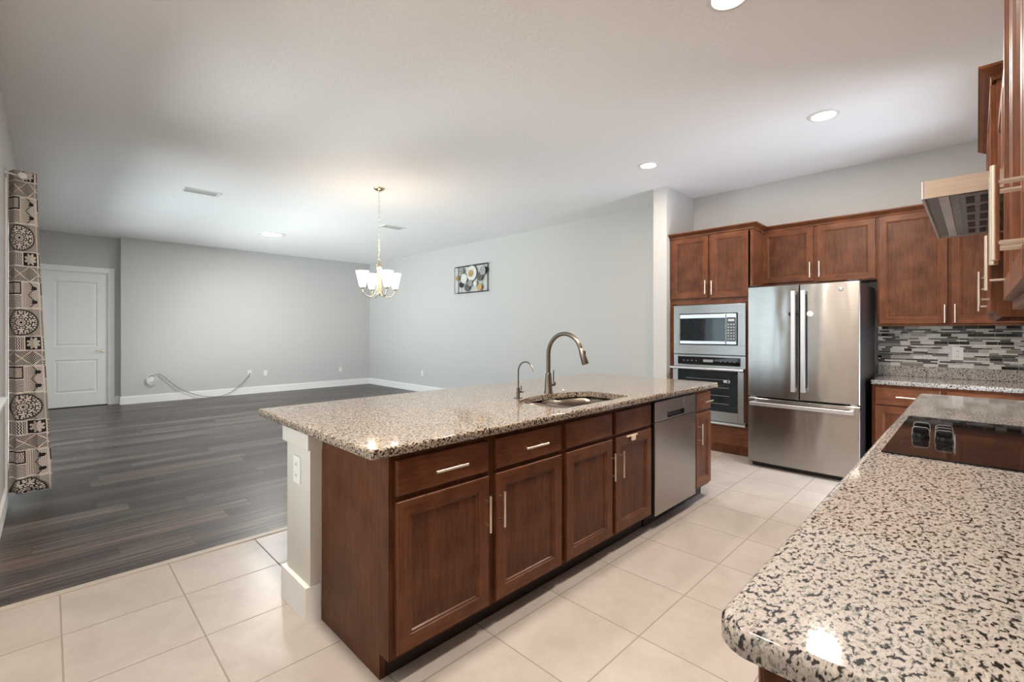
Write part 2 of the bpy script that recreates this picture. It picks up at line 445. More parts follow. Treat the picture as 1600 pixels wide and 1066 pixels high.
# ------------------------------------------------------------ room shell
XL, XK, YB, YR, XW = 5.99, 6.08, 11.32, -0.345, -0.245
bm = NB(); box(bm, -0.6, 6.4, -2.2, 3.37, -.12, 0); struct('floor', bm, 'tile')
bm = NB(); box(bm, -0.6, 6.4, 3.42, 12.2, -.12, 0); struct('floor', bm, 'plank')
bm = NB(); box(bm, XW, XL, 3.37, 3.42, -.12, .006, .002); struct('trim_1', bm, 'strip')
bm = NB(); box(bm, -.6, 6.4, -2.2, 12.2, H, H+.15); struct('ceiling', bm, 'ceil')
SL = (5.44, 10.36, 0.0, 2.50); WN = (3.0, 4.60, .93, 2.5); WN2 = (1.78, 1.92, .10, 2.5); WN3 = (2.14, 2.42, .10, 2.5)  # patio opening lengthened out of view to light the far left
bm = NB(); wallbox(bm, 'x', XW-.16, .16, YR-.16, 12.1, 0, H, [SL, WN, WN2, WN3]); struct('wall_left', bm, 'wall')
bm = NB(); box(bm, .952, XL+.2, YB, YB+.16, 0, H); box(bm, .952, 1.1, YB+.16, 11.6, 0, H)
struct('wall_back', bm, 'wall')
bm = NB(); wallbox(bm, 'y', 11.52, .16, XW, .96, 0, H, [(-.065, .785, 0, 2.46)]); struct('wall_back', bm, 'wall')
bm = NB(); box(bm, XL, XL+.2, 2.84, YB, 0, H); struct('wall_right', bm, 'wall')
bm = NB(); box(bm, 5.318, XL+.2, 2.667, 2.842, 0, H); struct('wall_stub', bm, 'wall')
bm = NB(); box(bm, XK, XK+.15, -2.2, 2.667, 0, H); struct('wall_kitchen', bm, 'wall')
bm = NB(); wallbox(bm, 'y', YR-.15, .15, XW, XK, 0, H, [(4.42, 5.30, 0, 2.45)]); struct('wall_stove', bm, 'wall')
# side room behind the doorway
bm = NB(); box(bm, 4.0, 4.12, -2.2, YR-.15, 0, H); struct('wall_hallway', bm, 'wall')

def base_prof(bm, axis, pos, sgn, a0, a1, h=.15, t=.016):
    if axis == 'x': box(bm, pos, pos+sgn*t, a0, a1, 0, h-.012); box(bm, pos, pos+sgn*t*.6, a0, a1, h-.012, h)
    else: box(bm, a0, a1, pos, pos+sgn*t, 0, h-.012); box(bm, a0, a1, pos, pos+sgn*t*.6, h-.012, h)
    return bm
bm = NB(); base_prof(bm, 'y', YB, -1, .95, XL); base_prof(bm, 'x', .952, -1, YB-.016, 11.52); base_prof(bm, 'y', 11.52, -1, .875, .937); struct('baseboard_back', bm, 'trim')
bm = NB(); base_prof(bm, 'x', XL, -1, 2.86, YB-.016); struct('baseboard_right', bm, 'trim')
bm = NB(); base_prof(bm, 'y', 2.842, 1, 5.318, XL-.016); base_prof(bm, 'x', 5.318, -1, 2.68, 2.858); struct('baseboard_stub', bm, 'trim')
bm = NB(); base_prof(bm, 'x', XW, 1, YR, 5.36); base_prof(bm, 'x', XW, 1, 10.44, 11.5); struct('baseboard_left', bm, 'trim')
# ---- panelled door in the back wall recess
bm = NB()
dx0, dx1, dz0, dz1 = -.055, .775, .015, 2.45
yd = 11.545
def door_face(bm, x0, x1, z0, z1, y, panels, t=.04):
    # frame as boxes between panels, panels as stepped loops
    pa = panels
    xs0, xs1 = pa[0][0], pa[0][1]
    box(bm, x0, xs0, y, y+t, z0, z1); box(bm, xs1, x1, y, y+t, z0, z1)
    zc = z0
    for (a, b, c, d) in sorted(pa, key=lambda q: q[2]):
        box(bm, xs0, xs1, y, y+t, zc, c); zc = d
        rloops(bm, a, b, c, d, [(0, y), (.012, y+.012), (.03, y+.012), (.045, y+.004)], True, False)
    box(bm, xs0, xs1, y, y+t, zc, z1)
door_face(bm, dx0, dx1, dz0, dz1, yd, [(dx0+.12, dx1-.14, .26, .86), (dx0+.12, dx1-.14, 1.10, 2.28)])
dr = struct('door_1', bm, 'door')
bm = NB()
box(bm, .785, .875, 11.500, 11.52, 0, 2.55, .003); box(bm, -.155, -.065, 11.500, 11.52, 0, 2.55, .003); box(bm, -.155, .875, 11.498, 11.52, 2.46, 2.555, .003)
box(bm, .775, .785, 11.52, 11.68, 0, 2.46); box(bm, -.065, -.055, 11.52, 11.68, 0, 2.46); box(bm, -.055, .775, 11.52, 11.68, 2.45, 2.46)
link('door_casing', bm, 'trim', dr)
bm = NB(); lathe(bm, [(.028, -.008), (.028, 0), (.012, .002), (.012, .0)], .715, yd, 16, 'y', 1.01)
tube(bm, [(.715, yd, 1.01), (.715, yd-.045, 1.01), (.69, yd-.052, 1.012), (.60, yd-.05, 1.015)], [.010, .010, .009, .007], 10)
link('door_handle', bm, 'nickel', dr, 40)
bm = NB(); box(bm, -.055, .775, 11.50, 11.56, 0, .014, .003); link('threshold', bm, 'toe', dr)

# ---- patio door, window in the left wall
bm = NB()
x0 = XW-.10
for a, b in ((5.44, 5.50), (6.64, 6.72), (7.86, 7.94), (9.08, 9.16), (10.30, 10.36)): box(bm, x0, x0+.06, a, b, 0, 2.5, .004)
box(bm, x0, x0+.06, 5.50, 10.30, 0, .07, .004); box(bm, x0, x0+.06, 5.50, 10.30, 2.43, 2.5, .004)
p = struct('door_2', bm, 'trim')
for a, b in ((5.50, 6.64), (6.72, 7.86), (7.94, 9.08), (9.16, 10.30)):
    bm = NB(); box(bm, x0+.025, x0+.033, a, b, .07, 2.43); link('glass_pane', bm, 'glass', p)
bm = NB()
for a, b in ((5.36, 5.44), (10.36, 10.44)): box(bm, XW, XW+.014, a, b, 0, 2.58, .003)
box(bm, XW, XW+.014, 5.44, 10.36, 2.50, 2.58, .003); link('door_casing', bm, 'trim', p)
bm = NB()
for a, b in ((3.0, 3.05), (3.78, 3.82), (4.55, 4.60)): box(bm, x0, x0+.05, a, b, .93, 2.5, .004)
for a, b in ((.93, .99), (1.68, 1.73), (2.44, 2.5)): box(bm, x0, x0+.05, 3.0, 4.6, a, b, .004)
p = struct('window_1', bm, 'trim')
bm = NB(); box(bm, x0+.02, x0+.028, 3.05, 4.55, .99, 2.44); link('glass_pane', bm, 'glass', p)
bm = NB(); box(bm, XW-.05, -.198, 2.93, 4.66, .905, .93, .006); box(bm, XW, XW+.016, 2.97, 4.63, .84, .905, .003); link('window_sill', bm, 'trim', p)
for nm, (a, b) in (('added_window_2', (1.78, 1.92)), ('added_window_3', (2.14, 2.42))):  # unseen narrow windows, added to put bright streaks in the refrigerator doors
    bm = NB(); box(bm, x0, x0+.05, a, a+.015, .1, 2.5); box(bm, x0, x0+.05, b-.015, b, .1, 2.5); box(bm, x0, x0+.05, a+.015, b-.015, .1, .13); box(bm, x0, x0+.05, a+.015, b-.015, 2.47, 2.5)
    p = struct(nm, bm, 'trim')
    bm = NB(); box(bm, x0+.02, x0+.028, a+.015, b-.015, .13, 2.47); link('glass_pane', bm, 'glass', p)
# outside: paving and a hedge seen only through the glass and in reflections
bm = NB(); box(bm, -9, -.62, -2, 14, -.25, -.05); struct('patio_ground', bm, 'ground')

# ------------------------------------------------------------ cabinet kit (local: x right, y into the cabinet, z up, front at y=0)
def door_bm(x0, x1, z0, z1, yf, fw=.058):
    bm = NB(); rloops(bm, x0, x1, z0, z1, [(0, yf+.02), (0, yf+.003), (.003, yf), (fw, yf), (fw+.003, yf+.004), (fw+.010, yf+.005), (fw+.014, yf+.011)], True, True, True, 2)
    return bm
def drawer_bm(x0, x1, z0, z1, yf):
    bm = NB(); rloops(bm, x0, x1, z0, z1, [(0, yf+.02), (0, yf+.005), (.002, yf+.003), (.007, yf)], True, True, False); return bm
def handle_bm(x, z, yf, L=.165, vert=True, so=.034, r=.0062, span=.128*.8):
    bm = NB(); y = yf-so
    if vert:
        tube(bm, [(x, y, z-L/2), (x, y, z+L/2)], r, 12)
        for s in (-1, 1): tube(bm, [(x, yf, z+s*L*.32), (x, y, z+s*L*.32)], r*.72, 8)
    else:
        tube(bm, [(x-L/2, y, z), (x+L/2, y, z)], r, 12)
        for s in (-1, 1): tube(bm, [(x+s*L*.32, yf, z), (x+s*L*.32, y, z)], r*.72, 8)
    return bm
def add_door(p, x0, x1, z0, z1, yf, hx=None, hz=None, L=.165, fw=.058):
    d = link('door', door_bm(x0, x1, z0, z1, yf, fw), ['wood', 'woodx', 'woodp'], p)
    if hx is not None: link('handle', handle_bm(hx, hz, yf, L), 'nickelw', d, 40)
    return d
def add_drawer(p, x0, x1, z0, z1, yf, hx=None, L=.165, hz=None):
    d = link('drawer', drawer_bm(x0, x1, z0, z1, yf), 'woodx', p)
    if hx is not None: link('handle', handle_bm(hx, hz or (z0+z1)/2, yf, L, False), 'nickelw', d, 40)
    return d

# ------------------------------------------------------------ island (front faces -Y; world x = local x)
YF = 1.592    # face frame plane; doors stand .02 proud
IG = 'island base cabinets'
def base_unit(name, label, x0, x1, loc_y=YF, depth=.614, zt=.908, rz=0, origin=None):
    p = thing(name, label, 'cabinet', origin or (x0, loc_y, 0), rz, IG)
    W = x1-x0
    bm = NB()
    if name == 'sink_base_cabinet':
        box(bm, 0, W, 0, .018, .103, zt); box(bm, 0, .018, .018, depth, .103, zt); box(bm, W-.018, W, .018, depth, .103, zt)
        box(bm, .018, W-.018, .018, depth, .103, .12); box(bm, .018, W-.018, depth-.012, depth, .12, zt)
    else: box(bm, 0, W, 0, depth, .103, zt)
    link('body', bm, 'woodd', p)
    bm = NB(); box(bm, .0, W, .068, depth-.02, 0, .103); link('toe_kick', bm, 'toe', p)
    return p
zdb, zdt, zrb, zrt = .122, .713, .735, .874
p = base_unit('base_cabinet', 'island base cabinet with one drawer over one door, beside the smooth end panel', .945, 1.447)
add_door(p, .001, .477, zdb, zdt, -.02, .477-.022, .553); add_drawer(p, .001, .477, zrb, zrt, -.02, .243)
p = base_unit('base_cabinet', 'island base cabinet with drawer and door, second from the post end', 1.447, 1.970)
add_door(p, .020, .500, zdb, zdt, -.02, .041, .553); add_drawer(p, .020, .500, zrb, zrt, -.02, .27)
p = base_unit('sink_base_cabinet', 'island sink cabinet with two doors under two false drawer fronts without handles', 1.970, 2.940)
add_door(p, .019, .467, zdb, zdt, -.02, .467-.022, .553); add_door(p, .506, .945, zdb, zdt, -.02, .506+.035, .553)
for a, b in ((.019, .467), (.506, .945)): link('false_drawer_front', drawer_bm(a, b, zrb, zrt, -.02), 'woodx', p)
bm = NB(); box(bm, .62, .75, -.030, -.020, .700, .709, .002); box(bm, .675, .72, -.034, -.022, .672, .703, .003); link('child_latch', bm, 'cream', p)
p = base_unit('base_cabinet', 'narrow island base cabinet with a drawer over a slim door, right of the dishwasher', 3.615, 3.925)
add_door(p, .02, .305, zdb, zdt, -.02, .055, .556); add_drawer(p, .02, .305, zrb, zrt, -.02, .19, .15)
# end panel
bm = NB()
vs_ = [(1.592, .103), (1.66, .103), (1.66, 0), (2.206, 0), (2.206, .908), (1.592, .908)]
lo = [bm.verts.new((.920, y, z)) for y, z in vs_]; hi = [bm.verts.new((.9445, y, z)) for y, z in vs_]
bm.faces.new(lo); bm.faces.new(hi)
for i in range(6): bm.faces.new((lo[i], lo[(i+1) % 6], hi[(i+1) % 6], hi[i]))
tag(link('end_panel', bm, 'woodd'), 'plain dark brown wooden end panel closing the island beside the white post', 'cabinet panel')
# dishwasher
p = thing('dishwasher', 'stainless steel dishwasher with a pocket handle built into the island', 'dishwasher', (2.944, YF, 0))
bm = NB(); box(bm, .006, .662, .0, .57, .10, .90); link('tub', bm, 'blkm', p)
bm = NB(); box(bm, .006, .662, .06, .5, 0, .10); link('toe_kick', bm, 'toe', p)
bm = NB(); box(bm, .010, .660, -.028, -.002, .095, .742, .004); link('door', bm, 'dsteel', p)
d = NB(); a0, a1 = .19, .46
box(d, .010, a0, -.028, -.002, .746, .882, .003); box(d, a1, .660, -.028, -.002, .746, .882, .003); box(d, a0, a1, -.028, -.002, .795, .882, .003); box(d, a0, a1, -.028, -.002, .746, .756, .002)
box(d, a0, a1, -.004, -.001, .756, .795, 0)
d = link('control_panel', d, 'steel', p)
bm = NB(); rloops(bm, a0, a1, .756, .795, [(0, -.028), (.004, -.010), (.010, -.006)], True, False); link('pocket_handle', bm, 'blkm', d)

# half wall at the back of the island with the post end
bm = NB(); box(bm, .870, 3.93, 2.217, 2.513, 0, .908); struct('wall_island', bm, 'post')
bm = NB(); box(bm, .852, .945, 2.199+.0, 2.531, .815, .908, .003); struct('trim_2', bm, 'post')
bm = NB(); box(bm, .848, .9190, 2.212, 2.216, 0, .17); box(bm, .848, .870, 2.2125, 2.535, 0, .17, .002); box(bm, .8701, 3.95, 2.5131, 2.535, 0, .17); struct('baseboard_island', bm, 'trim')

# ---- counters
def rrect(x0, x1, y0, y1, rad, n=6):
    """rad: radii (x0y0, x1y0, x1y1, x0y1)"""
    out = []
    for (cx, cy, a0, r) in ((x0, y0, pi, rad[0]), (x1, y0, 1.5*pi, rad[1]), (x1, y1, 0, rad[2]), (x0, y1, .5*pi, rad[3])):
        sx = 1 if cx == x0 else -1; sy = 1 if cy == y0 else -1
        for k in range(n+1):
            a = a0+k/n*pi/2; out.append((cx+sx*r+r*cos(a), cy+sy*r+r*sin(a)))
    return out
def slab(name, x0, x1, y0, y1, zt, th, rad, mat, e=.010, hole=None, parent=None, square=()):
    """stone slab with eased edges; hole = list of (x,y)"""
    bm = NB()
    prof = [(0.002, zt-th), (0, zt-th+.003), (0, zt-e)]
    for k in range(1, 5):
        a = k/4*pi/2; prof.append((e*(1-cos(a)), zt-e+e*sin(a)))
    rings = []
    for ins, z in prof:
        i = [0 if s in square else ins for s in ('x0', 'x1', 'y0', 'y1')]
        pts = rrect(x0+i[0], x1-i[1], y0+i[2], y1-i[3], [max(.0005, r-ins) for r in rad])
        rings.append([bm.verts.new((a, b, z)) for a, b in pts])
    N = len(rings[0])
    for i in range(len(rings)-1):
        for k in range(N): bm.faces.new((rings[i][k], rings[i][(k+1) % N], rings[i+1][(k+1) % N], rings[i+1][k]))
    if hole:
        h0 = [bm.verts.new((a, b, zt)) for a, b in hole]; h1 = [bm.verts.new((a, b, zt-th)) for a, b in hole]; n = len(hole)
        for k in range(n): bm.faces.new((h0[k], h0[(k+1) % n], h1[(k+1) % n], h1[k]))
        bm.edges.ensure_lookup_table()
        def es(lp): return [bm.edges.get((lp[k], lp[(k+1) % len(lp)])) for k in range(len(lp))]
        bmesh.ops.triangle_fill(bm, use_beauty=True, edges=es(rings[-1])+es(h0))
        bmesh.ops.triangle_fill(bm, use_beauty=True, edges=es(rings[0])+es(h1))
    else:
        bm.faces.new(rings[-1]); bm.faces.new(rings[0])
    o = link(name, bm, mat, parent, 35)
    for q in o.data.polygons:
        if abs(q.normal.z) > .995: q.use_smooth = False
    return o
ZC = .945
def dshape(x0, x1, y0, y1, bow, n=24):
    """sink outline, bowed back"""
    pts = []
    r = .07
    for k in range(7): a = pi+k/6*pi/2; pts.append((x0+r+r*cos(a), y0+r+r*sin(a)))
    for k in range(7): a = 1.5*pi+k/6*pi/2; pts.append((x1-r+r*cos(a), y0+r+r*sin(a)))
    for k in range(n+1):
        t = k/n; x = x1+(x0-x1)*t; s = abs(2*t-1); pts.append((x, y1+bow*(1-s**2.6)))
    return pts
hole = dshape(2.0, 2.735, 1.617, 1.95, .118)
tag(slab('island_countertop', .815, 3.975, 1.530, 2.813, ZC, .036, (.02, .02, .02, .02), 'gran', .009, hole), 'beige speckled granite countertop on the kitchen island, holding the sink', 'countertop')
# sink
p = thing('kitchen_sink', 'undermount stainless double bowl sink set in the island granite', 'sink', (2.36, 1.83, ZC-.04))
def bowl(x0, x1, back):
    bm = NB()
    def ring(ins, z):
        return [bm.verts.new((x-2.36, y-1.83, z-(ZC-.04))) for x, y in back(ins)]
    r0 = ring(0, .9075); r1 = ring(.004, .85); r2 = ring(.012, .75); r3 = ring(.03, .725)
    R_ = [r0, r1, r2, r3]; n = len(r0)
    for i in range(3):
        for k in range(n): bm.faces.new((R_[i][k], R_[i][(k+1) % n], R_[i+1][(k+1) % n], R_[i+1][k]))
    bm.faces.new(r3)
    return bm
def mk(x0, x1, y0, y1, bow_f):
    def f(ins):
        r = .06; pts = []
        a0, a1, b0 = x0+ins, x1-ins, y0+ins
        for k in range(6): a = pi+k/5*pi/2; pts.append((a0+r+r*cos(a), b0+r+r*sin(a)))
        for k in range(6): a = 1.5*pi+k/5*pi/2; pts.append((a1-r+r*cos(a), b0+r+r*sin(a)))
        for k in range(13):
            t = k/12; x = a1+(a0-a1)*t; s = abs(2*t-1); pts.append((x, min(y1-ins+.05*(1-s**3), bow_f(x)-ins+.01)))
        return pts
    return f
bf = lambda x: 1.95+.118*(1-abs(2*(x-2.0)/.735-1)**2.6) if 2.0 <= x <= 2.735 else 1.95
for (a, b) in ((1.990, 2.262), (2.285, 2.745)):
    o = link('bowl', bowl(a, b, mk(a, b, 1.607, 2.02, bf)), 'sinks', p, 50)
    so = o.modifiers.new('s', 'SOLIDIFY'); so.thickness = .002
bm = NB(); box(bm, -.100, -.073, -.205, .20, -.022, -.012, .004); link('divider', bm, 'bright', p)
for cx in (-.23, .155):
    bm = NB(); lathe(bm, [(.045, 0), (.045, .004), (.036, .005), (.03, .001)], cx, -.02, 20, 'z', .726-(ZC-.04)); link('drain', bm, 'nickel', p, 40)
# main faucet
p = thing('kitchen_faucet', 'tall gooseneck pull-down faucet in brushed nickel behind the sink', 'faucet', (2.463, 2.109, ZC))
bm = NB(); lathe(bm, [(.031, 0), (.031, .006), (.0285, .010), (.021, .125), (.0195, .135), (.0175, .139)], 0, 0, 24); link('base', bm, 'bronze', p, 40)
path = [(0, 0, .135), (0, 0, .27)]
for k in range(1, 19):
    a = k/18*R(163); path.append((0, -.142+.142*cos(a), .27+.142*sin(a)))
bm = NB(); tube(bm, path, .0145, 16); link('spout', bm, 'bronze', p, 60)
e = Vector(path[-1]); dvec = (Vector(path[-1])-Vector(path[-2])).normalized()
bm = NB(); tube(bm, [e-dvec*.004, e+dvec*.004, e+dvec*.006, e+dvec*.10, e+dvec*.104], [.0145, .0155, .0165, .023, .021], 18)
hd = link('spray_head', bm, 'bronze', p, 40)
bm = NB(); q = e+dvec*.04+Vector((0, -.017, .010)); box(bm, q.x-.006, q.x+.006, q.y-.004, q.y+.004, q.z-.022, q.z+.018, .002); link('button', bm, 'blkm', hd)
bm = NB(); lathe(bm, [(.015, .018), (.0165, .03), (.0165, .062), (.012, .068)], 0, 0, 16, 'x', .058)
tube(bm, [(.055, 0, .07), (.055, 0, .155)], .0038, 8); link('lever', bm, 'bronze', p, 40)
# small faucet
p = thing('filter_faucet', 'small slender gooseneck filtered water faucet left of the tall faucet', 'faucet', (2.128, 2.076, ZC))
bm = NB(); lathe(bm, [(.028, 0), (.028, .003), (.0105, .004), (.0105, .068), (.006, .070)], 0, 0, 18)
link('base', bm, 'bronze', p, 40)
path = [(0, 0, .065), (0, 0, .17)]
for k in range(1, 15):
    a = k/14*R(152); path.append((0, -.066+.066*cos(a), .17+.066*sin(a)))
path.append(tuple(Vector(path[-1])+(Vector(path[-1])-Vector(path[-2])).normalized()*.02))
bm = NB(); tube(bm, path, .0048, 12); link('spout', bm, 'bronze', p, 60)
bm = NB(); lathe(bm, [(.007, .008), (.008, .012), (.008, .042), (.005, .044)], 0, 0, 12, 'x', .040)
tube(bm, [(.028, 0, .044), (.028, 0, .078)], .0028, 8); link('lever', bm, 'bronze', p, 40)
bm = NB(); lathe(bm, [(.019, 0), (.019, .004), (.014, .007), (.012, .004)], 2.624, 2.104, 20, 'z', ZC)
tag(link('sink_air_switch', bm, 'nickel', None, 40), 'low round metal push button behind the sink, right of the tall faucet', 'button')

# ------------------------------------------------------------ outlets
def outlet(name, label, loc, rz, kind='duplex', group=None, sc=1.0, cat='outlet'):
    p = thing(name, label, cat, loc, rz, group or 'white electrical outlets')
    w_, h_ = .037*sc, .059*sc
    bm = NB(); box(bm, -w_, w_, -.006, 0, -h_, h_, .002); link('cover_plate', bm, 'plas', p)
    if kind == 'duplex':
        for s in (-1, 1):
            bm = NB(); box(bm, -.016*sc, .016*sc, -.0075, -.005, s*.024*sc-.014*sc, s*.024*sc+.014*sc, .002)
            r = link('receptacle', bm, 'plas', p)
            bm = NB()
            for x in (-.006, .006): box(bm, x*sc-.0015, x*sc+.0015, -.0082, -.006, s*.024*sc-.005, s*.024*sc+.006)
            link('slot', bm, 'plasd', r)
    return p
outlet('outlet', 'tall white outlet on the cream post at the end of the island', (.870, 2.374, .69), -pi/2, sc=1.12)
outlet('outlet', 'white outlet on the glass mosaic backsplash', (6.058, .128, 1.163), -pi/2, sc=1.04)
outlet('outlet', 'white outlet on the back wall just right of the cable end', (3.45, YB, .44), 0)
outlet('outlet', 'white outlet on the back wall near its right corner', (5.19, YB, .425), 0)
outlet('outlet', 'white outlet low on the long right wall near the far corner', (XL, 8.88, .43), -pi/2)
# coiled cable
p = thing('coiled_cable', 'grey cable looped on the back wall from a white coil to a small jack', 'cable', (1.4, YB, .45))
bm = NB()
for j in range(4):
    rr = .062+.012*j
    tube(bm, [(rr*cos(2*pi*k/20)*.9+.004*j, -.02-.008*j, rr*sin(2*pi*k/20)-.004*j) for k in range(21)], .006, 6)
link('coil', bm, 'plas', p, 60)
bm = NB(); pts = []
ctrl = [(.02, -.035, .07), (.12, -.04, .09), (.2, -.04, .03), (.45, -.05, -.22), (.75, -.055, -.38), (1.05, -.06, -.441), (1.3, -.055, -.40), (1.55, -.04, -.22), (1.72, -.03, -.02)]
for i in range(len(ctrl)-1):
    p0 = Vector(ctrl[max(0, i-1)]); p1 = Vector(ctrl[i]); p2 = Vector(ctrl[i+1]); p3 = Vector(ctrl[min(len(ctrl)-1, i+2)])
    for k in range(6):
        t = k/6; pts.append(.5*((2*p1)+(p2-p0)*t+(2*p0-5*p1+4*p2-p3)*t*t+(3*p1-p0-3*p2+p3)*t**3))
pts.append(Vector(ctrl[-1])); tube(bm, pts, .0065, 8); link('cord', bm, 'grey', p, 60)
bm = NB(); tube(bm, [(1.71, -.034, -.03), (1.735, -.012, .01)], .011, 8); link('plug', bm, 'grey', p, 60)
bm = NB(); box(bm, -.036, .036, -.006, 0, -.058, .058, .002); o = link('jack_plate', bm, 'plas'); o.location = (3.127, YB, .46)
tag(o, 'small white jack plate on the back wall where the cable ends', 'wall plate')
bm = NB(); lathe(bm, [(.05, 0), (.05, -.012), (.03, -.014)], 0, 0, 20, 'y'); o = link('cable_plate', bm, 'plas'); o.location = (1.4, YB, .45)
tag(o, 'round white wall plate behind the coiled cable near the door', 'wall plate')

# ------------------------------------------------------------ kitchen wall (faces -X): local x = -Y, local y = +X
def kthing(name, label, cat, xf, ytop): return thing(name, label, cat, (xf, ytop, 0), -pi/2)
# tall oven cabinet, frame plane X=5.41, local x=0 at Y=2.664
p = kthing('oven_cabinet', 'tall dark wood cabinet housing the microwave and wall oven, with two doors on top', 'cabinet', 5.41, 2.664)
T0 = 2.664
bm = NB(); D = .666
box(bm, 0, .030, 0, D, 0, 2.50); box(bm, .918, .944, 0, D, .10, 2.50)
box(bm, .03, .918, 0, D, 1.69, 1.775); box(bm, .03, .918, 0, D, .335, .355); box(bm, .03, .918, 0, D, 2.478, 2.50); box(bm, .03, .918, .40, D, .10, 2.48)
box(bm, .03, .085, 0, .02, .33, 1.70); box(bm, .870, .918, 0, .02, .33, 1.70); box(bm, .455, .50, 0, .02, 1.775, 2.48)
link('body', bm, 'wood', p)
bm = NB(); box(bm, .03, .918, 0, .3, .10, .335); link('bottom_panel', bm, 'woodx', p)
bm = NB(); box(bm, .03, .944, .004, .3, 0, .10); link('toe_kick', bm, 'woodd', p)
add_door(p, .022, .467, 1.765, 2.488, -.02, .445, 1.885, .16); add_door(p, .496, .900, 1.755, 2.488, -.02, .518, 1.875, .16)
def crown(bm, x0, x1, y, z0, z1, proj=.05, ret_l=None, ret_r=None, back=.3):
    prof = [(0, z0), (-.010, z0), (-.014, z0+.018), (-.030, z0+.030), (-proj+.006, z1-.016), (-proj, z1-.012), (-proj, z1), (.02, z1)]
    def sweep(path):
        rings = []
        for (px, py, ox, oy) in path: rings.append([bm.verts.new((px-ox*a, py-oy*a if oy else py, z)) for a, z in prof])
        for i in range(len(rings)-1):
            for k in range(len(prof)-1): bm.faces.new((rings[i][k], rings[i][k+1], rings[i+1][k+1], rings[i+1][k]))
        bm.faces.new(rings[0]); bm.faces.new(rings[-1])
    path = []
    # ox, oy: outward unit (miter) directions; offset a is negative outward
    if ret_l: path.append((x0, y+back, -1, 0))
    path.append((x0, y, -1 if ret_l else 0, -1))
    path.append((x1, y, 1 if ret_r else 0, -1))
    if ret_r: path.append((x1, y+back, 1, 0))
    rings = []
    for (px, py, ox, oy) in path: rings.append([bm.verts.new((px+ox*(-a), py+oy*(-a), z)) for a, z in prof])
    for i in range(len(rings)-1):
        for k in range(len(prof)-1): bm.faces.new((rings[i][k], rings[i][k+1], rings[i+1][k+1], rings[i+1][k]))
    bm.faces.new(rings[0]); bm.faces.new(rings[-1])
    return bm
bm = NB(); crown(bm, 0, .944, -.006, 2.493, 2.552, .058, None, True, .30); link('crown_moulding', bm, 'woodx', p)
# microwave
p = kthing('microwave', 'built-in stainless steel microwave with trim frame above the wall oven', 'microwave', 5.385, 2.60)
Wm = .82
bm = NB(); box(bm, .03, Wm-.03, .0, .40, 1.13, 1.66); link('body', bm, 'blkm', p)
bm = NB()
for a in ((0, Wm, 1.583, 1.682), (0, Wm, 1.108, 1.216), (0, .072, 1.216, 1.583), (Wm-.080, Wm, 1.216, 1.583)): box(bm, a[0], a[1], -.015, .004, a[2], a[3], .0015)
link('trim_frame', bm, 'steel', p)
bm = NB(); box(bm, .072, .740, -.004, .0, 1.216, 1.583); link('dark_reveal', bm, 'blkm', p)
bm = NB(); box(bm, .083, .615, -.028, -.003, 1.228, 1.572, .003); d = link('door', bm, 'bright', p)
bm = NB(); box(bm, .087, .611, -.0300, -.0275, 1.262, 1.528, .001); link('door_window', bm, 'ovg', d)
bm = NB(); box(bm, .619, .729, -.028, -.003, 1.228, 1.572, .003); d = link('control_panel', bm, 'bright', p)
bm = NB(); box(bm, .624, .724, -.0295, -.0275, 1.262, 1.530, .001); d2 = link('control_glass', bm, 'blk', d)
bm = NB()
for j in range(6):
    for i in range(3): box(bm, .637+i*.029, .652+i*.029, -.0302, -.0292, 1.285+j*.032, 1.298+j*.032)
box(bm, .640, .708, -.0302, -.0292, 1.488, 1.512); link('keypad', bm, 'inkl', d)
# wall oven
p = kthing('built_in_oven', 'stainless steel wall oven with black glass door under the microwave', 'oven', 5.385, 2.60)
bm = NB(); box(bm, .03, Wm-.03, .0, .52, .37, 1.08); link('body', bm, 'blkm', p)
bm = NB(); box(bm, 0, Wm, -.012, .004, .352, 1.100, .002); link('front_frame', bm, 'steel', p)
bm = NB(); box(bm, .055, .765, -.022, -.010, .985, 1.078, .002); d = link('control_panel', bm, 'blk', p)
bm = NB(); box(bm, .36, .47, -.0228, -.0215, 1.02, 1.05); link('display', bm, 'ink', d)
for i in range(4):
    for q in (.12, .55): bm = NB(); box(bm, q+i*.05, q+.015+i*.05, -.0228, -.0215, 1.028, 1.036); link('touch_key', bm, 'ink', d)
bm = NB()
dz0, dz1 = .372, .965
box(bm, .005, .070, -.050, -.014, dz0, dz1, .004); box(bm, Wm-.070, Wm-.005, -.050, -.014, dz0, dz1, .004); box(bm, .07, Wm-.07, -.050, -.014, dz0, dz0+.10, .002); box(bm, .07, Wm-.07, -.050, -.014, dz1-.035, dz1, .002)
d = link('door', bm, 'steel', p)
bm = NB(); box(bm, .070, Wm-.07, -.048, -.018, dz0+.10, dz1-.035); link('door_glass', bm, 'ovg', d)
bm = NB()
for j in range(4): tube(bm, [(.16, -.0475, .56+.09*j), (Wm-.16, -.0475, .56+.09*j)], .0022, 6)
link('rack_lines', bm, 'ink', d)
bm = NB(); tube(bm, [(-.010, -.095, .948), (Wm+.004, -.095, .948)], .0135, 14)
for x in (.03, Wm-.03): tube(bm, [(x, -.05, .935), (x, -.095, .948)], [.014, .011], 10)
link('handle', bm, 'bright', d, 40)
bm = NB(); box(bm, .60, .665, -.058, -.050, .80, .83, .004); lathe(bm, [(.018, -.006), (.018, 0)], .655, -.052, 14, 'y', .815); link('child_latch', bm, 'bright', d)
bm = NB(); box(bm, 0, Wm, -.030, .004, .325, .350, .002); link('vent_strip', bm, 'bright', p)

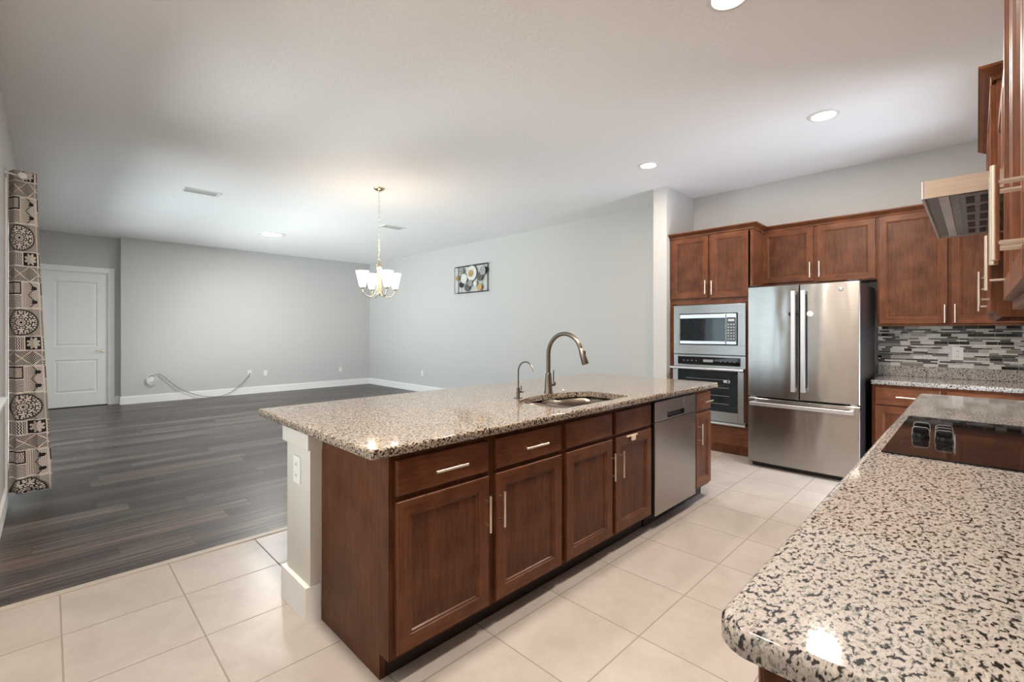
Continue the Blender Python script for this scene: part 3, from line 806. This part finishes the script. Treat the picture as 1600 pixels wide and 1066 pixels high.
# refrigerator
p = kthing('refrigerator', 'french door stainless refrigerator with black sides and bottom freezer drawer', 'refrigerator', 5.07, 1.662)
FW = .929
bm = NB(); box(bm, .006, FW-.006, .075, .93, .03, 1.815, .004); link('case', bm, 'blks', p)
def fdoor(x0, x1, z0, z1, bulge=.014):
    bm = NB(); n = 10; rows = []
    fr = []; 
    def yy(x): t = (x-FW/2)/(FW/2); return bulge*t*t
    xs = [x0+.004]+[x0+(x1-x0)*k/n for k in range(n+1)][1:-1]+[x1-.004]
    top = []
    for z in (z0, z0+.006, z1-.006, z1):
        edge = z in (z0, z1)
        rows.append([bm.verts.new((x, yy(x)+(.006 if edge else 0), z)) for x in xs])
    for i in range(3):
        for k in range(len(xs)-1): bm.faces.new((rows[i][k], rows[i][k+1], rows[i+1][k+1], rows[i+1][k]))
    bk = [[bm.verts.new((x, .066, z)) for x in (x0, x1)] for z in (z0, z1)]
    sl = [[bm.verts.new((x, yy(x)+.006, z)) for x in (x0, x1)] for z in (z0, z1)]
    # sides / top / bottom / back
    bm.faces.new((bk[0][0], bk[0][1], bk[1][1], bk[1][0]))
    bm.faces.new((sl[0][0], bk[0][0], bk[1][0], sl[1][0])); bm.faces.new((sl[0][1], bk[0][1], bk[1][1], sl[1][1]))
    bm.faces.new([sl[1][0]]+rows[3]+[sl[1][1], bk[1][1], bk[1][0]]); bm.faces.new([sl[0][0]]+rows[0]+[sl[0][1], bk[0][1], bk[0][0]])
    bm.faces.new([sl[0][0], rows[0][0], rows[1][0], rows[2][0], rows[3][0], sl[1][0]]); bm.faces.new([sl[0][1], rows[0][-1], rows[1][-1], rows[2][-1], rows[3][-1], sl[1][1]])
    return bm
def bar(bm, pts, wx, wy, vert=True):
    pass
L_ = link('door', fdoor(0, FW/2-.003, .715, 1.824), 'fsteel', p, 30)
R_ = link('door', fdoor(FW/2+.003, FW, .715, 1.824), 'fsteel', p, 30)
F_ = link('freezer_drawer', fdoor(0, FW, .052, .700), 'fsteel', p, 30)
for d, x in ((L_, .424), (R_, .505)):
    bm = NB(); box(bm, x-.020, x+.020, -.062, -.046, .795, 1.762, .005)
    for z in (.815, 1.742): box(bm, x-.017, x+.017, -.050, .004, z-.018, z+.018, .004)
    link('handle', bm, 'bright', d)
bm = NB(); box(bm, .035, FW-.035, -.062, -.046, .632, .668, .005)
for x in (.055, FW-.055): box(bm, x-.018, x+.018, -.05, .012, .634, .666, .004)
link('handle', bm, 'bright', F_)
bm = NB(); lathe(bm, [(.020, .006), (.020, -.002), (.017, -.004)], .792, .008, 24, 'y', 1.757)
for i in range(3): pass
bd = link('round_badge', bm, 'bright', R_, 40)
bm = NB()
tube(bm, [(.792+.0145*cos(t), .0038, 1.757+.0145*sin(t)) for t in [2*pi*k/24 for k in range(25)]], .0009, 6)
tube(bm, [(.792-.002+.006*cos(t), .0038, 1.757+.007*sin(t)) for t in [R(40)+R(290)*k/14 for k in range(15)]], .0011, 6)
tube(bm, [(.798+.0045*cos(t), .0038, 1.7585+.005*sin(t)) for t in [R(20)+R(300)*k/14 for k in range(15)]], .0011, 6)
link('badge_script', bm, 'ink', bd)
bm = NB()
lathe(bm, [(.020, 0), (.020, -.010), (.016, -.013)], .392, -.0, 18, 'y', 1.542); box(bm, .392, .47, -.030, -.022, 1.534, 1.550, .003)
link('lock_strap', bm, 'blkm', L_)
bm = NB(); lathe(bm, [(.026, 0), (.026, -.012), (.021, -.016)], .552, .0, 20, 'y', 1.538); lathe(bm, [(.010, -.016), (.010, -.019)], .552, 0, 12, 'y', 1.538); link('lock_disc', bm, 'plas', R_)
for x in (.05, FW-.05): bm = NB(); box(bm, x-.045, x+.045, .03, .16, 1.8245, 1.842, .005); link('hinge_cover', bm, 'blkm', p)
bm = NB(); box(bm, .02, FW-.02, .085, .12, 0, .05); link('kick_grille', bm, 'blkm', p)
for x in (.02, FW-.07): bm = NB(); box(bm, x, x+.05, .02, .07, .7005, .7145, .002); link('drawer_hinge', bm, 'bright', p)

# over-fridge + upper cabinets; frame plane X=5.765
XU = 5.765
UG = 'upper cabinets on the kitchen wall'
p = kthing('upper_cabinet', 'short two-door wall cabinet above the refrigerator', 'cabinet', XU, 1.719)
bm = NB(); box(bm, 0, 1.025, 0, .31, 1.888, 2.50); link('body', bm, 'wood', p)
add_door(p, .022-.03, .488, 1.912, 2.492, -.02, .463, 2.03, .165); add_door(p, .526, 1.014, 1.898, 2.492, -.02, .548, 2.03, .165)
bm = NB(); crown(bm, 0, 1.025, -.006, 2.493, 2.552, .056); link('crown_moulding', bm, 'woodx', p)
p = kthing('upper_cabinet', 'tall two-door wall cabinet over the mosaic backsplash, right of the refrigerator', 'cabinet', XU, .692)
bm = NB(); box(bm, 0, 1.030, 0, .31, 1.425, 2.50); link('body', bm, 'wood', p)
add_door(p, .014, .505, 1.445, 2.492, -.02, .485, 1.535, .165); add_door(p, .528, 1.015, 1.445, 2.492, -.02, .553, 1.535, .165)
bm = NB(); crown(bm, 0, 1.030, -.006, 2.493, 2.552, .056); link('crown_moulding', bm, 'woodx', p)
# base cabinets on kitchen wall
XB = 5.425
for i, (ya, yb, lab) in enumerate(((.690, .208, 'wooden base cabinet with one drawer and a door beside the refrigerator'), (.208, -.335, 'wooden base cabinet in the corner under the mosaic backsplash'))):
    W_ = ya-yb
    p = kthing('base_cabinet', lab, 'cabinet', XB, ya)
    bm = NB(); box(bm, 0, W_, 0, .64, .10, .888); link('body', bm, 'wood', p)
    bm = NB(); box(bm, 0, W_, .07, .62, 0, .10); link('toe_kick', bm, 'toe', p)
    add_drawer(p, .022, W_-.012, .703, .862, -.02, W_/2+.02, .17); add_door(p, .022, W_-.012, .12, .690, -.02, W_-.05 if i == 0 else .05, .58)
tag(slab('kitchen_countertop', 5.385, 6.078, -.343, .693, .925, .036, (.01, .001, .001, .001), 'granw', .006, square=('x1', 'y0')), 'white speckled granite countertop beside the refrigerator', 'countertop')
bm = NB(); box(bm, 6.050, 6.0795, -.343, .722, .926, 1.028, .002); tag(link('granite_upstand', bm, 'granw'), 'low strip of speckled granite behind the kitchen countertop, under the mosaic', 'backsplash')
p = kthing('tile_backsplash', 'backsplash of thin black, grey and white glass mosaic strips', 'backsplash', 6.058, .722)
bm = NB(); box(bm, 0, 1.065, 0, .0205, 1.029, 1.424); link('mosaic_tiles', bm, 'mosaic', p)

# ------------------------------------------------------------ stove side (faces +Y): rz = pi, local x = -X, local y = -Y
def sthing(name, label, cat, xr, yf): return thing(name, label, cat, (xr, yf, 0), pi)
tag(slab('stove_countertop', .700, 4.278, YR+.002, .283, ZC, .040, (.002, .002, .03, .055), 'granw', .016, square=('y0',)), 'white granite countertop with black specks in the foreground, holding the cooktop', 'countertop')
xs_ = [(.775, 1.45), (1.45, 2.10), (2.10, 3.05), (3.05, 3.65), (3.65, 4.25)]
labs = ['dark base cabinet with a recessed side panel at the near end of the foreground counter', 'base cabinet under the foreground counter, second from its near end', 'wide base cabinet directly below the cooktop', 'base cabinet under the stove counter just beyond the cooktop', 'base cabinet at the far end of the stove counter']
for (a, b), lab in zip(xs_, labs):
    p = sthing('base_cabinet', lab, 'cabinet', b, .225); W_ = b-a
    bm = NB(); box(bm, 0, W_, 0, .565, .103, .904); link('body', bm, 'woodd', p)
    bm = NB(); box(bm, 0, W_, .07, .55, 0, .103); link('toe_kick', bm, 'toe', p)
    add_drawer(p, .015, W_-.015, zrb, zrt, -.02, W_/2); add_door(p, .015, W_-.015, zdb, zdt, -.02, .05, .56)
    if a < 1:
        bm = NB()
        # applied decorative end panel on the near side (faces -X, i.e. local +x)
        X = W_
        for (y0_, y1_, z0_, z1_) in ((.0, .045, .0, .904), (.52, .565, 0, .904), (.045, .52, .84, .904), (.045, .52, .0, .12)): box(bm, X+.0005, X+.024, y0_, y1_, z0_, z1_, .002)
        box(bm, X+.0005, X+.012, .045, .52, .12, .84)
        link('end_panel', bm, 'woodd', p)
# cooktop
p = thing('cooktop', 'black glass electric cooktop with knobs set in the foreground counter', 'cooktop', (2.567, 0.0, ZC))
bm = NB(); box(bm, -.484, .484, -.27, .240, .0005, .007, .002); link('glass_top', bm, 'cook', p)
bm = NB()
def ringm(bm, cx, cy, r, n=48, t=.0012):
    q0 = [bm.verts.new((cx+(r)*cos(2*pi*k/n), cy+(r)*sin(2*pi*k/n), .0074)) for k in range(n)]; q1 = [bm.verts.new((cx+(r+t)*cos(2*pi*k/n), cy+(r+t)*sin(2*pi*k/n), .0074)) for k in range(n)]
    for k in range(n): bm.faces.new((q0[k], q0[(k+1) % n], q1[(k+1) % n], q1[k]))
for c in ((-.31, -.02, .105), (-.28, .13, .075), (.27, .11, .09), (.28, -.13, .11), (-.05, -.12, .08)): ringm(bm, *c)
link('burner_rings', bm, 'ringm', p)
for (x, y) in ((2.455, .158), (2.585, .163), (2.425, .088), (2.495, .091), (2.565, .094)):
    bm = NB(); x -= 2.567
    lathe(bm, [(.026, .007), (.0265, .016), (.024, .022), (.020, .024)], x, y, 24)
    k = link('knob', bm, 'blk', p, 40)
    bm = NB(); box(bm, x-.0055, x+.0055, y-.023, y+.023, .022, .044, .005); link('knob_grip', bm, 'blk', k)
    bm = NB(); tube(bm, [(x, y-.027, .010), (x, y-.025, .040), (x, y-.018, .047), (x, y+.018, .047), (x, y+.025, .040), (x, y+.027, .010)], .0011, 6); link('knob_trim', bm, 'bright', k)
# hood
p = sthing('range_hood', 'slim stainless under-cabinet range hood above the cooktop, seen from below', 'range hood', 2.980, .126)
HW, HD = .93, .468
bm = NB()
z0_, z1_ = 1.811, 1.868
t = .004
box(bm, 0, HW, 0, HD, z1_-t, z1_); box(bm, 0, t, 0, HD, z0_, z1_); box(bm, HW-t, HW, 0, HD, z0_, z1_); box(bm, t, HW-t, HD-t, HD, z0_, z1_); box(bm, t, HW-t, 0, t, z0_, z1_)
link('shell', bm, 'hsteel', p)
bm = NB(); box(bm, -.001, HW+.001, -.004, .002, z0_-.002, z1_+.001, .001); link('front_edge', bm, 'bright', p)
bm = NB(); box(bm, t, HW-t, t, HD-t, z0_+.006, z0_+.012); link('underside', bm, 'hooddark', p)
bm = NB(); box(bm, .03, HW-.03, .036, .062, z0_+.002, z0_+.006, .001); link('light_lens', bm, 'bright', p)
bm = NB(); box(bm, .03, HW-.03, .084, .44, z0_+.003, z0_+.006)
for i in range(5):
    for j in range(10):
        X0 = .07+i*.168; Y0 = .100+j*.034
        box(bm, X0, X0+.105, Y0, Y0+.021, z0_+.0015, z0_+.0035, 0, 1)
link('grease_filter', bm, ['filt', 'hole'], p)
# upper cabinets, stove side; frame plane y=-.075 (door face -.055)
YU = -.075
def supper(label, a, b, z0, z1, doors, crown_z=None, rl=None, rr=None, depth=.268, yu=YU, name='upper_cabinet'):
    p = sthing(name, label, 'cabinet', b, yu); W_ = b-a
    bm = NB()
    box(bm, 0, W_, 0, .018, z0, z0+.03); box(bm, 0, W_, 0, .018, z1-.03, z1); box(bm, 0, .03, 0, .018, z0+.03, z1-.03); box(bm, W_-.03, W_, 0, .018, z0+.03, z1-.03)
    box(bm, 0, .016, .018, depth, z0, z1); box(bm, W_-.016, W_, .018, depth, z0, z1); box(bm, .016, W_-.016, .018, depth, z0+.024, z1)
    link('body', bm, 'wood', p)
    for (d0, d1, hx) in doors: add_door(p, b-d1, b-d0, z0+.024, z1-.01, -.02, (b-hx) if hx else None, z0+.135 if hx else None, .16)
    if crown_z: bm = NB(); crown(bm, 0, W_, -.006, crown_z-.06, crown_z, .052, rl, rr, .25); link('crown_moulding', bm, 'woodx', p)
    return p
supper('two-door wall cabinet nearest the camera at the right edge, with two long bar handles', .74, 1.560, 1.438, 2.50, [(.75, 1.163, 1.132), (1.177, 1.552, 1.208)], 2.552)
supper('single-door wall cabinet just before the range hood, right edge of the photo', 1.560, 2.035, 1.438, 2.50, [(1.568, 1.985, 1.945)], 2.552)
supper('short wall cabinet directly above the range hood', 2.045, 2.965, 1.872, 2.30, [(2.06, 2.50, None), (2.515, 2.955, None)], None, yu=-.085, depth=.258)
supper('wall cabinet with crown moulding just beyond the range hood', 2.985, 3.60, 1.438, 2.50, [(3.02, 3.585, 3.09)], 2.552, None, True, yu=-.062, depth=.281)
supper('last wall cabinet on the stove wall, nearest the kitchen corner', 3.602, 4.235, 1.438, 2.50, [(3.617, 4.21, 3.93)], 2.552, True, None, yu=-.062, depth=.281)

# ------------------------------------------------------------ ceiling fixtures
WARM = (1.0, .89, .77)
def downlight(label, x, y, rad, power, color=WARM):
    p = thing('ceiling_light', label, 'ceiling light', (x, y, H), 0, 'white ceiling lights')
    bm = NB(); n = 32
    lathe(bm, [(rad*1.32, -.0005), (rad*1.32, -.006), (rad*1.02, -.010), (rad, -.004)], 0, 0, n); link('trim_ring', bm, 'plas', p, 40)
    bm = NB(); lathe(bm, [(rad*.99, -.0042), (rad*.99, -.0055)], 0, 0, n); link('diffuser', bm, 'lamp', p)
    l = light('ceiling_light_beam', 'AREA', (x, y, H-.02), power, color, rad*2, shape='DISK')
    return p
downlight('small recessed ceiling light in front of the oven cabinet, near the white wall stub', 4.511, 2.468, .078, 9)
downlight('recessed ceiling light over the kitchen aisle in front of the refrigerator', 4.486, .886, .085, 15)
downlight('recessed ceiling light at the very top edge of the photo above the island aisle', 2.545, .925, .085, 20)
downlight('added recessed ceiling light near the patio side, out of the frame above the camera', .62, .92, .085, 10)  # unseen lamp continuing the row, added to brighten the foreground
downlight('recessed ceiling light by the side window, out of the frame above the camera', .62, 1.62, .085, 30)
downlight('wide flush ceiling light in the far living area near the back wall', 2.868, 9.052, .165, 30, (1, .97, .93))
def vent(label, x, y, rz=0):
    p = thing('ceiling_vent', label, 'vent', (x, y, H), rz, 'white ceiling vents')
    bm = NB(); a, b = .20, .105
    for q in ((-a, a, -b, -b+.024), (-a, a, b-.024, b), (-a, -a+.024, -b+.024, b-.024), (a-.024, a, -b+.024, b-.024)): box(bm, q[0], q[1], q[2], q[3], -.010, -.0005, .002)
    link('frame', bm, 'plas', p)
    bm = NB(); box(bm, -a+.024, a-.024, -b+.024, b-.024, -.002, -.0008); link('backing', bm, 'ventd', p)
    bm = NB()
    for i in range(7):
        y0 = -b+.030+i*.022; v = [bm.verts.new(c) for c in ((-a+.024, y0, -.003), (a-.024, y0, -.003), (a-.024, y0+.006, -.005), (-a+.024, y0+.006, -.005))]; bm.faces.new(v)
        v = [bm.verts.new(c) for c in ((-a+.024, y0+.001, -.0028), (a-.024, y0+.001, -.0028), (a-.024, y0+.007, -.0048), (-a+.024, y0+.007, -.0048))]; bm.faces.new(v)
    link('slats', bm, 'plas', p)
vent('white rectangular ceiling vent on the left, toward the curtain', 1.365, 6.93)
vent('white rectangular ceiling vent just behind the chandelier chain', 4.127, 6.99)

# ------------------------------------------------------------ chandelier
CX, CY = 2.885, 5.215; CR = -pi/4+.28
p = thing('chandelier', 'four-light chandelier with white glass shades hanging on a chain', 'chandelier', (CX, CY, H), CR)
# local x = lateral in view (image right), local -y = toward camera
bm = NB(); lathe(bm, [(.066, -.001), (.066, -.006), (.055, -.022), (.030, -.034), (.012, -.038), (.008, -.05)], 0, 0, 28); link('canopy', bm, 'chand', p, 40)
bm = NB(); z = -.055; i = 0
while z > -.885:
    pts = []
    for k in range(13):
        a = 2*pi*k/12; dx = .0085*cos(a); dz = .0205*sin(a); pts.append((dx, 0, z-.016+dz) if i % 2 else (0, dx, z-.016+dz))
    tube(bm, pts, .0022, 5, False); z -= .0305; i += 1
link('chain', bm, 'chand', p, 60)
bm = NB(); Z0 = -.91
lathe(bm, [(.004, Z0+.02), (.010, Z0+.005), (.012, Z0-.01), (.024, Z0-.03), (.030, Z0-.06), (.030, Z0-.085), (.022, Z0-.10), (.013, Z0-.12), (.012, Z0-.36), (.020, Z0-.375), (.018, Z0-.40), (.006, Z0-.42)], 0, 0, 20); link('stem', bm, 'chand', p, 40)
zb = Z0-.395
for j in range(4):
    a = R(205)+j*pi/2+0; ax, ay = cos(a), sin(a)
    bm = NB(); pts = []
    cp = [(.016, Z0-.11), (.026, Z0-.22), (.030, Z0-.32), (.060, Z0-.405), (.115, Z0-.435), (.175, Z0-.415), (.205, Z0-.375), (.213, Z0-.335)]
    for q in range(len(cp)-1):
        p0 = Vector(cp[max(0, q-1)]); p1 = Vector(cp[q]); p2 = Vector(cp[q+1]); p3 = Vector(cp[min(len(cp)-1, q+2)])
        for k in range(4):
            t = k/4; v = .5*((2*p1)+(p2-p0)*t+(2*p0-5*p1+4*p2-p3)*t*t+(3*p1-p0-3*p2+p3)*t**3); pts.append((v.x*ax, v.x*ay, v.y))
    pts.append((cp[-1][0]*ax, cp[-1][0]*ay, cp[-1][1]))
    tube(bm, pts, .0065, 8); arm = link('arm', bm, 'chand', p, 60)
    bm = NB(); lathe(bm, [(.008, Z0-.345), (.026, Z0-.335), (.028, Z0-.315), (.020, Z0-.312)], .213*ax, .213*ay, 18); link('cup', bm, 'chand', arm, 40)
    bm = NB(); n = 28
    prof = [(.026, Z0-.322), (.036, Z0-.318), (.078, Z0-.130), (.074, Z0-.130), (.033, Z0-.312), (.024, Z0-.316)]
    lathe(bm, prof, .213*ax, .213*ay, n); link('glass_shade', bm, 'shade', arm, 50)
    wx = CX+(.213*ax*cos(CR)-.213*ay*sin(CR)); wy = CY+(.213*ax*sin(CR)+.213*ay*cos(CR))
    light('chandelier_bulb', 'POINT', (wx, wy, H+Z0-.10), 1.1, (1, .80, .58), .05)

# ------------------------------------------------------------ wall art
p = thing('metal_disc_art', 'metal wall art of overlapping round discs in an open rectangular frame', 'wall art', (XL, 7.595, 2.685), -pi/2)
AW, AH = 1.0, .53
bm = NB()
def rod(a, b, r=.006): tube(bm, [a, b], r, 6)
for (x0_, x1_, y) in ((0, AW, -.075), (.045, AW-.045, -.012)):
    for za in (0, -AH): rod((x0_, y, za), (x1_, y, za))
    for xa in (x0_, x1_): rod((xa, y, 0), (xa, y, -AH))
for xa, xb in ((0, .045), (AW, AW-.045)):
    for za in (0, -AH): rod((xa, -.075, za), (xb, -.012, za))
link('frame', bm, 'iron', p)
discs = [(375, 395, .066, 'discg', -.05), (283, 560, .050, 'gold', -.07), (430, 560, .098, 'discw', -.045), (615, 430, .150, 'discw', -.04), (600, 435, .068, 'gold', -.055),
         (510, 760, .078, 'patt', -.05), (600, 665, .066, 'discg', -.06), (705, 670, .055, 'discw', -.05), (810, 500, .088, 'patt', -.045), (890, 370, .088, 'discg', -.06), (810, 750, .068, 'gold', -.05), (350, 700, .058, 'iron', -.035), (940, 350, .058, 'iron', -.03)]
for (cx, cy, r, mt, y) in discs:
    fx = (cx-225)/785; top = 320-130*fx; bot = 905-75*fx; fz = (cy-top)/(bot-top)
    bm = NB(); lathe(bm, [(r, -.004), (r, .0), (r*.93, .004), (r*.90, .001), (r*.45, .0035), (r*.40, .001), (r*.10, .005)][::-1], fx*AW, y, 28, 'y', -fz*AH); o = link('disc', bm, mt, p, 40)
bm = NB()
for k in range(4): rod(((.12, .40, .62, .86)[k], -.035, -.01), ((.18, .36, .70, .80)[k], -.035, -AH+.01), .003)
link('support_wire', bm, 'iron', p)

# ------------------------------------------------------------ curtain
p = thing('curtain', 'black and cream patterned curtain gathered at the patio door', 'curtain', (0, 0, 0))
bm = NB(); uvl = bm.loops.layers.uv.new('UVMap')
NU, NV = 150, 50
ZT, ZBm = 2.655, .085
def cpt(s, t):
    """s 0..1 across, t 0 top..1 bottom"""
    wide = t**1.3
    xr = -.070+.100*wide              # right edge of the facing part
    if s < .62:
        q = s/.62
        x = -.228+(xr+.228)*q
        y = 5.375+.02*q+(.005+.016*wide)*sin(q*2*pi*2.3+.6)
        if q < .2: y += (.2-q)*.35
    else:
        q = (s-.62)/.38
        x = xr+.0*q-(.012+.020*wide)*(1-cos(q*2*pi*2.0))-.05*q+.012*wide*sin(q*9)
        y = 5.395+(.20+.12*wide)*q+(.005+.016*wide)*sin(.6+2*pi*2.3)*(1-q)
    x += .006*wide*sin(s*2*pi*6)
    z = ZT+(ZBm-ZT)*t
    if s > .55: z += .02*t*sin(s*20)
    return Vector((x, y, z))
grid = [[bm.verts.new(cpt(i/NU, j/NV)) for i in range(NU+1)] for j in range(NV+1)]
arc = [0]
for i in range(NU): arc.append(arc[-1]+(cpt((i+1)/NU, .6)-cpt(i/NU, .6)).length)
for j in range(NV):
    for i in range(NU):
        f = bm.faces.new((grid[j][i], grid[j][i+1], grid[j+1][i+1], grid[j+1][i]))
        for l, (a, b) in zip(f.loops, ((i, j), (i+1, j), (i+1, j+1), (i, j+1))): l[uvl].uv = (arc[a]+.02, (NV-b)/NV*(ZT-ZBm)*1.0+.10)
o = link('fabric_panel', bm, 'curtain', p, 180)
so = o.modifiers.new('thick', 'SOLIDIFY'); so.thickness = .002
r_ = thing('curtain_rod', 'thin white curtain rod with a round end knob above the patio door', 'curtain rod', (-.148, 5.27, 2.585))
bm = NB(); tube(bm, [(0, 0, 0), (0, 2.70, 0)], .008, 10); link('rod', bm, 'plas', r_, 40)
bm = NB(); lathe(bm, [(.008, -.022), (.021, -.020), (.026, -.012), (.026, .0), (.018, .008), (.009, .010)], 0, -.012, 20, 'y'); link('finial', bm, 'plas', r_, 40)
for yy_ in (.03, 2.62):
    bm = NB(); tube(bm, [(0, yy_, 0), (-.08, yy_, .02), (-.097, yy_, .02)], [.005, .005, .012], 8); link('bracket', bm, 'plas', r_, 40)
